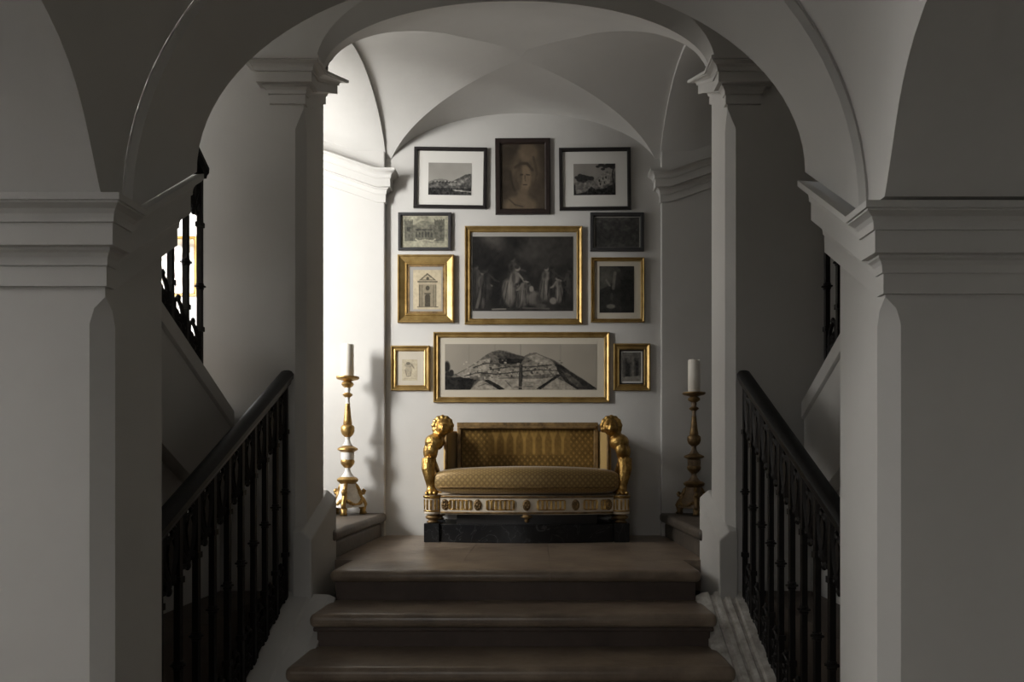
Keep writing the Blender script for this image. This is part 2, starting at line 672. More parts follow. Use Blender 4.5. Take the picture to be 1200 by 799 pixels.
def step(name, hw, y0, y1, z, x0=None, x1=None):
    """one stone step: body plus rounded overhanging nosing slab (main flight)"""
    b = MB()
    a0, a1 = (-hw, hw) if x0 is None else (x0, x1)
    b.box(a0, a1, y0, y1, z - .075, z)
    b.v = [(x, y - YB0, zz) for x, y, zz in b.v]
    o = b.obj(name, STONE, ST, bevel=.03, seg=4)
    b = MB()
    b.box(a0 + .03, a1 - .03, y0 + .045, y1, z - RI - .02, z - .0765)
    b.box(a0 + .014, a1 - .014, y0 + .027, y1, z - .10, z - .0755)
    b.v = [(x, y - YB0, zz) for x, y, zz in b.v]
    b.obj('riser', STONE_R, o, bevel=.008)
    return o


for k in range(1, 5):
    step('step', 1.10, YB0 - TR * k, YB0 - TR * (k - 1) + .06, -RI * k)
# landing: nosing slabs with one joint, and the field behind
for x0, x1 in ((-1.10, .2045), (.2055, 1.10)):
    b = MB()
    R_ = .034
    rings = []
    ends = [(i * 15, True) for i in range(7)]
    left = [(x0 + R_ * (1 - math.sin(math.radians(a))), R_ * (1 - math.cos(math.radians(90 - a)))) for a, _ in ends]
    right = [(x1 - R_ * (1 - math.sin(math.radians(a))), R_ * (1 - math.cos(math.radians(90 - a)))) for a, _ in ends[::-1]]
    st = [(x0 + R_ * (1 - math.cos(math.radians(a))), R_ * (1 - math.sin(math.radians(a)))) for a in range(0, 91, 15)] if x0 < -1 else [(x0, 0)]
    en = [(x1 - R_ * (1 - math.cos(math.radians(a))), R_ * (1 - math.sin(math.radians(a)))) for a in range(90, -1, -15)] if x1 > 1 else [(x1, 0)]
    for x, ins in st + en:
        rr = .0372 - ins
        ring = [(x, .0372 - rr * math.sin(math.radians(a)), -.0375 + rr * math.cos(math.radians(a))) for a in range(0, 181, 20)]
        ring += [(x, .42, -.0375 - rr), (x, .42, -.0375 + rr)]
        rings.append(ring)
    b.loft(rings)
    o = b.obj('slab', STONE, ST, autos=40)
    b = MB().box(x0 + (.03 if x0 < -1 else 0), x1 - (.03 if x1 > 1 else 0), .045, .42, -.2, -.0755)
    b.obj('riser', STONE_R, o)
for x0, x1 in ((-1.6, -.3505), (-.3495, .2045), (.2055, .8005), (.8015, 1.6)):
    b = MB().box(x0, x1, .4205, YW - YB0 + .01, -.2, 0)
    b.obj('slab', STONE, ST, bevel=.0015)
# side flights leaving the landing left and right, then climbing back towards the viewer
for s in (-1, 1):
    for k, (xe, z) in enumerate(((1.17, .20), (1.665, .385), (2.02, .57))):
        b = MB()
        xb = (1.665, 2.02, XO + .1)[k] + .06
        y0, y1 = YB1 - YB0 + .01, YW - YB0 - .046
        if k == 2:
            y0 = YB1 - YB0 - .02
        b.box(xe, xb, y0, y1, z - .075, z)
        b.box(xe + .045, xb, y0, y1, z - .22, z - .078)
        if s < 0:
            b.mirror()
        b.obj('step', STONE_S, ST, bevel=.028, seg=4)
    for k in range(6):
        b = MB()
        y1 = YB1 - YB0 - .03 - .30 * k
        z = .57 + RI * (k + 1)
        b.box(1.86 if k < 2 else 1.71, 3.0, y1 - .30, y1 + .05, z - .20, z)
        if s < 0:
            b.mirror()
        b.obj('step', STONE, ST, bevel=.02, seg=3)

# curbs under the railings, moulded along the slope
SLOPE = .565
for s in (-1, 1):
    b = MB()
    if s > 0:
        prof = [(1.06, -.5), (1.06, -.02), (1.10, 0), (1.135, .004), (1.145, -.014), (1.160, -.014), (1.168, .006),
                (1.195, .010), (1.205, -.010), (1.218, -.010), (1.228, .010), (1.25, .014), (1.26, -.004), (1.275, -.004),
                (1.285, .012), (1.38, .014), (1.42, .0), (1.42, -.5)]
        prof = [(x, z) for x, z in prof]
    else:
        prof = [(-1.06, -.5), (-1.06, -.03), (-1.10, -.012), (-1.20, -.008), (-1.215, .004), (-1.38, .008), (-1.42, 0), (-1.42, -.5)]
    rings = []
    for y in (2.40, 2.8, 3.2, 3.6, YB0):
        zc = -.13 - SLOPE * (YB0 - y)
        rings.append([(x, y, zc + z) for x, z in prof])
    b.loft(rings)
    struct(b.obj('trim_%d' % (7 if s < 0 else 8), PLASTER if s < 0 else PEEL, bevel=0), 'worn white curb sloping under the %s railing' % SIDE[s])
    # stone ledge outside the railing and the wall below the upper flight
    b = MB()
    sgn_box(b, s, 1.42, 1.80, YN1, YB0, FLOOR, -.12)
    struct(b.obj('floor_ledge_' + SIDE[s], STONE_D), 'dark stone ledge outside the %s railing' % SIDE[s])
    b = MB()
    pts = [(YN1, FLOOR), (YB0, FLOOR), (YB0, .35), (YN1, .35 + .61 * (YB0 - YN1))]
    b.loft([[(1.74, y, z) for y, z in pts], [(1.80, y, z) for y, z in pts]])
    if s < 0:
        b.mirror()
    struct(b.obj('wall_under_stairs_' + SIDE[s], PLASTER))
    # string of the upper flight
    b = MB()
    ye = 3.945 if s < 0 else 3.87

    def zs(y):
        return 1.103 + .61 * (3.69 - y)
    yl = [YN1, ye]
    low = -.66
    p = [(1.66, low), (1.66, -.115), (1.652, -.11), (1.645, -.10), (1.645, -.012), (1.66, 0), (1.74, 0), (1.74, low)]
    b.loft([[(x, y, zs(y) + z) for x, z in p] for y in yl])
    if s < 0:
        b.mirror()
    struct(b.obj('trim_%d' % (9 if s < 0 else 10), PLASTER, autos=25), 'sloping plaster string of the upper %s stair flight' % SIDE[s])


# ================================================================== RAILINGS
def arc(c, r, a0, a1, n=10, ry=None):
    ry = ry or r
    return [(c[0] + r * math.cos(math.radians(a0 + (a1 - a0) * i / n)), c[1] + ry * math.sin(math.radians(a0 + (a1 - a0) * i / n)))
            for i in range(n + 1)]


def make_railing(x, y_start, z_start, dirn, slope, n, H, knot, sp=.145, end=0.0):
    """iron railing climbing along y; dirn = +1/-1 is the direction in y in which bars follow each other,
    slope = dz per metre along that direction"""
    root = empty('stair_railing', (x, y_start, z_start))

    def sh(u, z, xx=0.0):                      # u along the rail, z above the curb
        return (xx, dirn * u, z + slope * u)
    L = (n - 1) * sp + end
    # handrail: moulded profile
    prof = [(-.026, -.075), (.026, -.075), (.030, -.055), (.040, -.045), (.042, -.020), (.030, -.003), (.012, .003),
            (-.012, .003), (-.030, -.003), (-.042, -.020), (-.040, -.045), (-.030, -.055)]
    rings = []
    for u in (-.035, -.02, L):
        k = .6 if u == -.035 else 1
        rings.append([sh(u, H + (b_ + .036) * k - .036, a_ * k) for a_, b_ in prof])
    MB().loft(rings).obj('handrail', RAILM, root, autos=40)
    # square iron bar with collars
    r = .0125
    b = MB()
    ztop = H - .07
    b.loft([[(-r, -r, z), (r, -r, z), (r, r, z), (-r, r, z)] for z in (-.04, ztop)])
    me_bar = b.mesh('baluster', IRON)
    c = MB().lathe([(.010, -.020), (.019, -.016), (.021, -.010), (.017, -.006), (.030, -.001), (.030, .004), (.017, .008), (.021, .012), (.019, .018), (.010, .022)], 10)
    me_col = c.mesh('collar', IRON)
    cs = MB().box(-.018, .018, -.018, .018, -.013, .013)
    me_c2 = cs.mesh('collar', IRON)
    # ornament of one bay, upper band
    w2 = sp
    zt = H - .075
    dz = .30

    def T(bm_, pts, rad, flat=1.0):
        bm_.tube([sh(u, z) for u, z in pts], rad, 6, flat)
    up = MB()
    m = w2 / 2
    for sg in (-1, 1):
        # lyre-shaped pair of strips closing to a point
        T(up, [(m + sg * t, zt - q) for t, q in ((.012, 0), (.034, .03), (.043, .075), (.040, .12), (.026, .165), (.008, .215), (.0, .25))], .013, 1.0)
        T(up, [(m + sg * t, zt - q) for t, q in ((.058, .0), (.060, .06), (.058, .12), (.046, .18), (.028, .215), (.020, .235), (.028, .252), (.040, .246), (.040, .23))], .011, 1.0)
        # inner scroll
        T(up, [(m + sg * (.016 + px), zt - .05 + pz) for px, pz in arc((0, 0), .013, 90, -200, 9)], .010, 1.0)
    up.ball(sh(m, zt - .265), (.013, .016, .020), 8, 6)
    up.loft([[sh(m + a * .020, zt - .10 + q * .05, e) for a, q in ((-1, 0), (0, 1), (1, 0), (.6, -1.2), (0, -2.0), (-.6, -1.2))] for e in (-.010, .010)])
    me_up = up.mesh('scroll_panel', IRON)
    # lower band: round-headed loop with paired scrolls
    lo = MB()
    T(lo, [(m + t, q) for t, q in [(-.040, -.03), (-.042, .08)] + [(a, .165 + c_) for a, c_ in arc((0, 0), .040, 180, 0, 10, .045)] + [(.042, .08), (.040, -.03)]], .0085, 1.4)
    for sg in (-1, 1):
        T(lo, [(m + sg * a, c_) for a, c_ in arc((.020, .13), .018, 160, -160, 10)], .0065, 1.5)
        T(lo, [(m + sg * a, c_) for a, c_ in arc((.020, .045), .018, 200, 520, 10)], .0065, 1.5)
        T(lo, [(m + sg * t, q) for t, q in ((.004, .02), (.018, .085), (.006, .15))], .006, 1.5)
        T(lo, [(m + sg * t, q) for t, q in ((.042, .10), (.060, .12), (.068, .15), (.062, .185))], .007, 1.5)
    lo.ball(sh(m, .225), (.012, .014, .018), 8, 6)
    lo.ball(sh(m, .085), (.014, .016, .02), 8, 6)
    lo.tube([sh(0, .005), sh(w2, .005)], .010, 4)
    me_lo = lo.mesh('scroll_panel', IRON)
    for k in range(n):
        u = k * sp
        o = link('baluster', me_bar, root, (0, dirn * u, slope * u))
        link('collar', me_col, o, (0, 0, knot))
        link('collar', me_c2, o, (0, 0, H - .345))
        link('collar', me_c2, o, (0, 0, .24))
        if k < n - 1:
            link('scroll_panel', me_up, root, (0, dirn * u, slope * u))
            link('scroll_panel', me_lo, root, (0, dirn * u, slope * u))
    return root


for s in (-1, 1):
    r = make_railing(s * 1.335, 3.915, -.14, -1, -SLOPE, 10, 1.30, .605, end=.12)
    tag(r, 'black wrought-iron railing along the lower flight on the %s of the central steps' % SIDE[s], 'railing', 'lower stair railings')
    r = make_railing(s * 1.70, 3.655, 1.12, -1, .61, 8, 1.15, .47)
    tag(r, 'black iron railing of the upper flight, half hidden behind the near %s pier' % SIDE[s], 'railing', 'upper stair railings')

# ================================================================== PAINTING HELPERS (flat prints)
rng = np.random.RandomState(7)


def lin(c):
    c = np.asarray(c, float)
    return np.where(c <= .04045, c / 12.92, ((c + .055) / 1.055) ** 2.4)


class Canvas:
    def __init__(s, w_, h_, base):
        s.w, s.h = w_, h_
        s.a = np.zeros((h_, w_), float) + base
        yy, xx = np.mgrid[0:h_, 0:w_]
        s.x = (xx + .5) / w_
        s.y = (yy + .5) / h_                     # y down

    def noise(s, amp, cells):
        out = np.zeros((s.h, s.w))
        for c, k in cells:
            g = rng.rand(c + 2, int(c * s.w / s.h) + 2)
            gy = s.y * c
            gx = s.x * (g.shape[1] - 2)
            iy, ix = gy.astype(int), gx.astype(int)
            fy, fx = gy - iy, gx - ix
            out += k * ((g[iy, ix] * (1 - fx) + g[iy, ix + 1] * fx) * (1 - fy) + (g[iy + 1, ix] * (1 - fx) + g[iy + 1, ix + 1] * fx) * fy - .5)
        s.a += amp * out
        return s

    def blend(s, m, v, k=1.0):
        s.a = s.a * (1 - m * k) + v * m * k
        return s

    def ellipse(s, cx, cy, rx, ry, v, k=1.0, soft=.25, rot=0):
        dx, dy = s.x - cx, (s.y - cy)
        c, n = math.cos(rot), math.sin(rot)
        asp = s.w / s.h
        X = dx * asp
        d = np.sqrt(((X * c + dy * n) / (rx * asp)) ** 2 + ((-X * n + dy * c) / ry) ** 2)
        return s.blend(np.clip((1 - d) / soft + .5, 0, 1), v, k)

    def poly(s, pts, v, k=1.0):
        ins = np.zeros((s.h, s.w), bool)
        n = len(pts)
        for i in range(n):
            x0, y0 = pts[i]
            x1, y1 = pts[(i + 1) % n]
            c = ((y0 > s.y) != (y1 > s.y)) & (s.x < (x1 - x0) * (s.y - y0) / ((y1 - y0) or 1e-9) + x0)
            ins ^= c
        return s.blend(ins.astype(float), v, k)

    def rect(s, x0, y0, x1, y1, v, k=1.0):
        return s.blend(((s.x > x0) & (s.x < x1) & (s.y > y0) & (s.y < y1)).astype(float), v, k)

    def line(s, pts, wd, v, k=1.0):
        asp = s.w / s.h
        for (x0, y0), (x1, y1) in zip(pts[:-1], pts[1:]):
            dx, dy = (x1 - x0) * asp, y1 - y0
            L2 = dx * dx + dy * dy + 1e-12
            t = np.clip((((s.x - x0) * asp) * dx + (s.y - y0) * dy) / L2, 0, 1)
            d = np.hypot((s.x - x0) * asp - t * dx, s.y - y0 - t * dy)
            s.blend(np.clip((wd - d) / (wd * .5) + .5, 0, 1), v, k)
        return s


def print_obj(name, cv, w_, h_, tint_d, tint_l, parent, loc, mt=None):
    """flat sheet w_ x h_ (x,z) centred at loc, painted from the canvas through a dark-to-light tint"""
    nx, ny = cv.w, cv.h
    a = np.clip(cv.a, 0, 1)[..., None]
    rgb = lin(np.asarray(tint_d) * (1 - a) + np.asarray(tint_l) * a)
    vs = [(-w_ / 2 + w_ * i / (nx - 1), 0, h_ / 2 - h_ * j / (ny - 1)) for j in range(ny) for i in range(nx)]
    fs = [(j * nx + i, (j + 1) * nx + i, (j + 1) * nx + i + 1, j * nx + i + 1) for j in range(ny - 1) for i in range(nx - 1)]
    me = bpy.data.meshes.new(name)
    me.from_pydata(vs, [], fs)
    at = me.color_attributes.new('Col', 'FLOAT_COLOR', 'POINT')
    col = np.ones((ny * nx, 4), np.float32)
    col[:, :3] = rgb.reshape(-1, 3)
    at.data.foreach_set('color', col.ravel())
    me.materials.append(mt or PRINT)
    me.update()
    return link(name, me, parent, loc)


def p_landscape_hill():
    c = Canvas(84, 62, .60).noise(.10, ((3, 1), (6, .4)))
    c.blend(np.clip(c.y * 1.4 - .1, 0, 1), .72, .5)
    c.poly([(0, .60), (.14, .52), (.3, .50), (.42, .52), (.5, .56), (0, .75)], .46)
    land = Canvas(84, 62, 0).poly([(0, .66), (.2, .57), (.42, .54), (.55, .57), (.72, .46), (.85, .36), (1, .33), (1, 1), (0, 1)], 1).a
    c.blend(land, .30)
    c.poly([(.44, .66), (.6, .60), (.92, .44), (.8, .66), (.55, .72)], .52, .75)
    for i in range(22):
        c.ellipse(.12 + .025 * i, .60 + .03 * math.sin(i * 2.1), .022, .028, .16 + .22 * (i % 3), .8)
    c.rect(0, .77, 1, 1, .12)
    c.poly([(.55, .82), (1, .87), (1, .91), (.58, .86)], .6)
    n = c.a.copy()
    c.noise(.30, ((14, 1), (28, .9)))
    c.a = n + (c.a - n) * land
    return c


def p_landscape_tree():
    c = Canvas(84, 62, .56).noise(.08, ((3, 1), (6, .4)))
    land = Canvas(84, 62, 0)
    land.poly([(.0, .62), (.2, .5), (.5, .52), (.66, .34), (.8, .24), (.95, .3), (1, .2), (1, 1), (0, 1)], 1)
    c.blend(land.a, .40)
    for x, y, r_ in ((.08, .44, .05), (.16, .38, .06), (.24, .42, .07), (.32, .46, .08), (.42, .47, .07), (.14, .5, .07), (.24, .52, .08)):
        c.ellipse(x, y, r_, r_, .12, .9)
    for x, y, r_ in ((.58, .1, .05), (.66, .05, .07), (.76, .1, .07), (.84, .06, .09), (.93, .12, .07), (.9, .04, .1), (.7, .18, .05)):
        c.ellipse(x, y, r_, r_ * .8, .10, .9)
    c.line([(.96, .1), (.92, .34), (.95, .7)], .022, .12)
    c.poly([(.48, .52), (.6, .40), (.74, .28), (.88, .36), (.86, .62), (.6, .74)], .58, .8)
    for x, y in ((.6, .5), (.68, .44), (.75, .4), (.62, .62), (.72, .56)):
        c.rect(x, y, x + .035, y + .08, .15)
    c.poly([(.0, .68), (.045, .66), (.06, 1), (0, 1)], .06)
    c.poly([(.1, .6), (.3, .62), (.24, .86), (.1, .95)], .5, .7)
    c.poly([(.28, .9), (.42, .72), (.52, .82), (.75, .78), (1, .6), (1, 1), (0, 1), (0, .97)], .1)
    n = c.a.copy()
    c.noise(.26, ((14, 1), (28, .8)))
    c.a = n + (c.a - n) * land.a
    return c


def p_portrait():
    c = Canvas(84, 120, .30).noise(.12, ((3, 1), (7, .5)))
    c.ellipse(.58, .38, .34, .30, .46, .8, .4)          # veil
    c.ellipse(.62, .12, .22, .14, .55, .7, .5)
    c.ellipse(.50, .55, .20, .26, .36, .8, .3)
    c.ellipse(.54, .52, .15, .20, .62, .9, .35)         # face
    c.ellipse(.44, .48, .05, .2, .3, .6, .8)
    c.line([(.33, .36), (.45, .30), (.6, .30), (.72, .40)], .02, .26, .8)
    c.line([(.5, .47), (.45, .472)], .009, .22, .9).line([(.58, .47), (.65, .475)], .009, .22, .9)
    c.line([(.545, .48), (.555, .57)], .007, .34, .8).line([(.51, .625), (.59, .625)], .008, .28, .9)
    c.line([(.74, .2), (.82, .45), (.75, .65)], .018, .34, .8).line([(.22, .42), (.25, .6), (.32, .72)], .018, .22, .8)
    c.ellipse(.5, .76, .12, .09, .5, .7, .5)
    c.ellipse(.45, .95, .36, .16, .55, .8, .4)
    c.line([(.18, .84), (.32, .93), (.5, .96)], .012, .3, .7)
    return c.noise(.08, ((12, 1), (30, .6)))


def p_towers():
    c = Canvas(88, 60, .62).noise(.25, ((6, 1), (16, .8)))
    c.rect(.06, .16, .24, .8, .33).rect(.70, .14, .92, .8, .30).rect(.24, .28, .70, .8, .36)
    for i in range(5):
        c.rect(.06 + i * .04, .12, .08 + i * .04, .18, .3).rect(.70 + i * .048, .10, .725 + i * .048, .16, .3)
    c.ellipse(.47, .28, .16, .12, .45, .9)
    c.rect(.3, .42, .66, .46, .2)
    for i in range(6):
        c.rect(.30 + i * .065, .5, .335 + i * .065, .68, .18)
    c.rect(.11, .35, .18, .5, .18).rect(.78, .32, .86, .5, .18)
    c.line([(.3, .74), (.36, .8), (.5, .76), (.66, .8), (.72, .74)], .02, .75)
    c.rect(0, .86, 1, 1, .68)
    return c.noise(.2, ((18, 1), (30, .7)))


def p_facade():
    c = Canvas(70, 90, .80).noise(.06, ((4, 1),))
    c.poly([(.2, .27), (.5, .08), (.82, .27)], .35).poly([(.3, .25), (.5, .13), (.72, .25)], .7)
    c.rect(.16, .28, .86, .32, .4).rect(.2, .33, .82, .36, .62)
    c.rect(.2, .37, .82, .92, .55)
    for x in (.22, .30, .70, .78):
        c.rect(x, .38, x + .035, .92, .36)
    c.ellipse(.51, .22, .05, .04, .25).ellipse(.51, .46, .07, .06, .22)
    c.rect(.40, .58, .62, .62, .3).rect(.42, .66, .60, .92, .22).ellipse(.51, .67, .09, .06, .2)
    c.rect(.14, .92, .88, .95, .4)
    return c.noise(.08, ((18, 1), (30, .8)))


def p_figures():
    c = Canvas(210, 156, .12).noise(.05, ((3, 1), (7, .6)))
    for x, y, rx, ry, v in ((.20, .05, .10, .13, .34), (.27, .12, .07, .07, .26), (.56, .20, .09, .12, .30), (.62, .13, .12, .12, .24), (.74, .12, .24, .2, .20), (.80, .3, .26, .22, .20), (.42, .1, .1, .1, .08)):
        c.ellipse(x, y, rx, ry, v, .6, 1.2)
    c.ellipse(.26, .6, .10, .35, .05, .8, .8).ellipse(.1, .3, .12, .2, .06, .6, .9)

    def man(x, y, h_, v, lean=0.0, robe=True, arm=.1, dirn=1):
        A = c.h / c.w
        d = dirn
        hd = (x + lean * h_ * A, y - h_ * .93)
        c.ellipse(hd[0], hd[1], h_ * .055 * A * 1.15, h_ * .07, v * 1.1, .95, .4)
        c.ellipse(hd[0] - d * .006, hd[1] - h_ * .03, h_ * .06 * A, h_ * .05, .08, .8, .5)
        c.ellipse(x + lean * h_ * A * .7, y - h_ * .70, h_ * .12 * A, h_ * .17, v, .9, .5, lean * .8)
        c.ellipse(x + lean * h_ * A * .7 - d * .012, y - h_ * .68, h_ * .05 * A, h_ * .15, v * .4, .7, .7)
        if robe:
            c.ellipse(x, y - h_ * .33, h_ * .16 * A, h_ * .33, v * .85, .9, .35, -lean * .5)
            for t in (-.08, -.02, .05):
                c.line([(x + t * h_ * A, y - h_ * .58), (x + (t * 2.0 - lean * .3) * h_ * A, y - h_ * .04)], .006, v * .35, .8)
            c.ellipse(x + d * .016, y - h_ * .4, h_ * .05 * A, h_ * .25, v * 1.25, .6, .8)
        else:
            c.line([(x, y - h_ * .5), (x - .02, y - h_ * .25), (x - .045, y)], .019, v * .9, .9)
            c.line([(x + .01, y - h_ * .5), (x + .02, y - h_ * .25), (x + .015, y)], .018, v * .7, .9)
        sh_ = (x + lean * h_ * A * .7 + d * h_ * .08 * A, y - h_ * .8)
        c.line([sh_, (sh_[0] + d * arm * .6, sh_[1] + h_ * .18), (sh_[0] + d * arm, sh_[1] + h_ * .22)], .013, v * 1.05, .9)
    man(.04, .80, .42, .20)
    man(.09, .95, .50, .36, .05, robe=False, arm=.06)
    man(.14, .86, .44, .16)
    man(.40, .72, .44, .22)
    man(.36, .93, .54, .42, .22, arm=.10)
    man(.46, .96, .33, .30, -.05, arm=.04)
    man(.51, .94, .38, .36, .02, arm=.05, dirn=-1)
    man(.585, .92, .30, .26, -.1, arm=.03)
    c.ellipse(.585, .70, .022, .04, .46, .9, .4).ellipse(.62, .83, .08, .09, .36, .85, .5).ellipse(.66, .84, .03, .08, .16, .7, .7)
    man(.72, .86, .46, .40, .04, arm=.12)
    man(.79, .80, .40, .18)
    man(.86, .88, .34, .42, -.06, arm=.05, dirn=-1)
    c.ellipse(.80, .86, .035, .045, .46, .9, .5).ellipse(.68, .93, .05, .03, .3, .8, .6)
    man(.96, .84, .42, .22, arm=.03, dirn=-1)
    man(.92, .90, .26, .16)
    c.rect(0, .96, 1, 1, .14).line([(.2, .975), (.33, .97)], .010, .45, .8).line([(.5, .955), (.76, .965)], .010, .30, .8)
    return c.noise(.055, ((16, 1), (30, .9)))


def p_battle():
    c = Canvas(84, 58, .24).noise(.16, ((5, 1), (12, .8)))
    c.ellipse(.5, .5, .42, .4, .14, .8, .4)
    c.ellipse(.3, .3, .1, .12, .3, .6).ellipse(.68, .35, .12, .1, .28, .6)
    return c.noise(.14, ((14, 1), (28, .8)))


def p_ruin():
    c = Canvas(64, 88, .16).noise(.06, ((4, 1), (9, .6)))
    c.poly([(0, 0), (.5, 0), (.62, .1), (.5, .3), (.3, .4), (.05, .5), (0, .5)], .38, .7)
    c.poly([(.42, .2), (.62, .12), (.7, .3), (.5, .42)], .22).ellipse(.2, .25, .16, .12, .42, .7, .8)
    c.line([(.45, .15), (.4, .48)], .03, .55, .7).line([(.2, .3), (.3, .42)], .02, .6, .7)
    c.ellipse(.33, .86, .12, .05, .6, .8, .5).ellipse(.36, .65, .04, .08, .3, .8).rect(.62, .3, .98, .98, .09, .7)
    return c.noise(.08, ((16, 1), (32, .8)))


def p_panorama():
    c = Canvas(270, 90, .64).noise(.05, ((2, 1), (5, .5)))
    for x in (.16, .33, .76):
        c.line([(x, 0), (x, 1)], .008, .54, .5)
    hill = Canvas(270, 90, 0)
    hill.poly([(0, .70), (.08, .64), (.14, .54), (.2, .42), (.27, .24), (.31, .17), (.36, .13), (.41, .16), (.45, .21), (.52, .27), (.56, .20), (.6, .19), (.66, .28), (.71, .34), (.77, .46), (.83, .60), (.90, .74),
               (.96, .88), (1, .98), (1, 1), (0, 1)], 1)
    c.blend(hill.a, .40)
    c.poly([(.08, .66), (.16, .52), (.24, .36), (.30, .3), (.29, .55), (.22, .68), (.12, .74)], .66, .85)
    c.poly([(.27, .50), (.38, .46), (.46, .52), (.58, .36), (.68, .36), (.74, .52), (.75, .64), (.55, .68), (.3, .76)], .60, .8)
    c.poly([(.54, .28), (.6, .22), (.69, .34), (.72, .44), (.6, .42)], .66, .7)
    c.poly([(.31, .20), (.37, .15), (.45, .23), (.53, .29), (.52, .36), (.36, .32)], .24, .85)
    c.poly([(.35, .32), (.52, .32), (.50, .43), (.36, .43)], .10)
    q = np.random.RandomState(3)
    for i in range(170):                               # houses crowding the slopes
        x = q.uniform(.12, .76)
        y = q.uniform(.34, .72)
        w_ = q.uniform(.006, .018)
        c.rect(x, y, x + w_, y + q.uniform(.015, .05), q.choice((.14, .24, .74, .84)), .6)
    for p in ([(.13, .70), (.22, .62), (.34, .66), (.5, .60), (.62, .56), (.74, .58)], [(.3, .56), (.42, .50), (.56, .50), (.7, .46)], [(.2, .5), (.27, .42), (.36, .44)]):
        c.line(p, .012, .16, .8)
    c.poly([(.72, .40), (.77, .48), (.84, .64), (.92, .80), (1, .97), (.86, .98), (.8, .86), (.745, .62)], .15, .9)
    c.poly([(.77, .58), (.82, .66), (.88, .82), (.92, .94), (.88, .95), (.82, .82)], .42, .6)
    c.rect(0, .70, .03, 1, .1).ellipse(.015, .5, .02, .12, .10, 1, .5).ellipse(.045, .62, .015, .06, .14).ellipse(.03, .66, .03, .06, .12)
    c.poly([(0, .72), (.10, .72), (.19, .76), (.13, 1), (0, 1)], .09)
    c.poly([(.17, .99), (.22, .82), (.30, .74), (.4, .76), (.5, .75), (.62, .76), (.72, .72), (.80, .84), (.87, .99), (.88, 1), (.12, 1)], .64)
    c.poly([(.13, 1), (.185, .78), (.21, .78), (.165, 1)], .14)
    c.poly([(.255, .79), (.285, .77), (.35, .88), (.395, .98), (.36, 1), (.32, .92)], .14).poly([(.74, .66), (.77, .67), (.70, .82), (.63, .99), (.60, .97), (.67, .82)], .14)
    c.poly([(.488, .45), (.512, .45), (.508, .99), (.485, .99)], .18)
    c.line([(.22, .92), (.27, .86), (.31, .9)], .012, .42).line([(.40, .80), (.44, .94), (.58, .92)], .010, .46).line([(.53, .82), (.6, .86)], .01, .5)
    n = c.a.copy()
    c.noise(.24, ((14, .8), (34, 1)))
    c.a = n + (c.a - n) * hill.a * .8
    c.line([(.497, 0), (.497, 1)], .006, .35, .6)
    return c


def p_sketch():
    c = Canvas(46, 60, .74).noise(.06, ((4, 1),))
    c.ellipse(.42, .28, .26, .1, .5, .8).ellipse(.4, .2, .14, .07, .3, .9).line([(.62, .25), (.75, .4)], .03, .4)
    c.ellipse(.42, .52, .22, .2, .55, .7).line([(.2, .5), (.3, .75)], .02, .4).line([(.6, .5), (.55, .78), (.3, .8)], .02, .45)
    c.rect(.12, .88, .88, .9, .55)
    return c.noise(.12, ((14, 1), (26, .8)))


def p_interior():
    c = Canvas(46, 60, .40).noise(.08, ((4, 1), (10, .8)))
    c.rect(.1, .2, .9, .9, .28).rect(.2, .25, .42, .85, .12).rect(.5, .2, .62, .85, .45).rect(.7, .3, .84, .85, .16)
    c.poly([(0, .85), (1, .8), (1, 1), (0, 1)], .55).ellipse(.35, .3, .12, .1, .45, .6)
    return c.noise(.16, ((14, 1), (26, .8)))


def p_wall_engraving():
    c = Canvas(80, 80, .55).noise(.08, ((4, 1),))
    c.rect(0, 0, 1, .10, .75).rect(0, .10, 1, .14, .35).rect(0, .3, 1, .36, .35)
    for i in range(6):
        x = .06 + i * .16
        c.ellipse(x + .05, .22, .05, .07, .3).rect(x, .42, x + .09, .62, .3).line([(x, .42), (x + .045, .34), (x + .09, .42)], .015, .3)
        c.ellipse(x + .05, .74, .05, .08, .28).ellipse(x + .05, .74, .03, .05, .6)
    c.rect(0, .86, 1, .9, .35)
    return c.noise(.2, ((14, 1), (30, .8)))


# ================================================================== PICTURES
SW = 136.6


def wx(px):
    return (px - 632) / SW + .14


def wz(py):
    return EYE - (py - 540) / SW


PROF_GOLD = [(0, 0), (0, .022), (.10, .030), (.22, .030), (.30, .026), (.55, .016), (.74, .018), (.82, .024), (.92, .022), (1, .012), (1, .002)]
PROF_FLAT = [(0, 0), (0, .022), (.12, .026), (.80, .026), (.92, .020), (1, .016), (1, .002)]
PROF_DEEP = [(0, 0), (0, .030), (.06, .036), (.14, .036), (.22, .028), (.75, .012), (.82, .018), (.92, .018), (1, .010), (1, .002)]


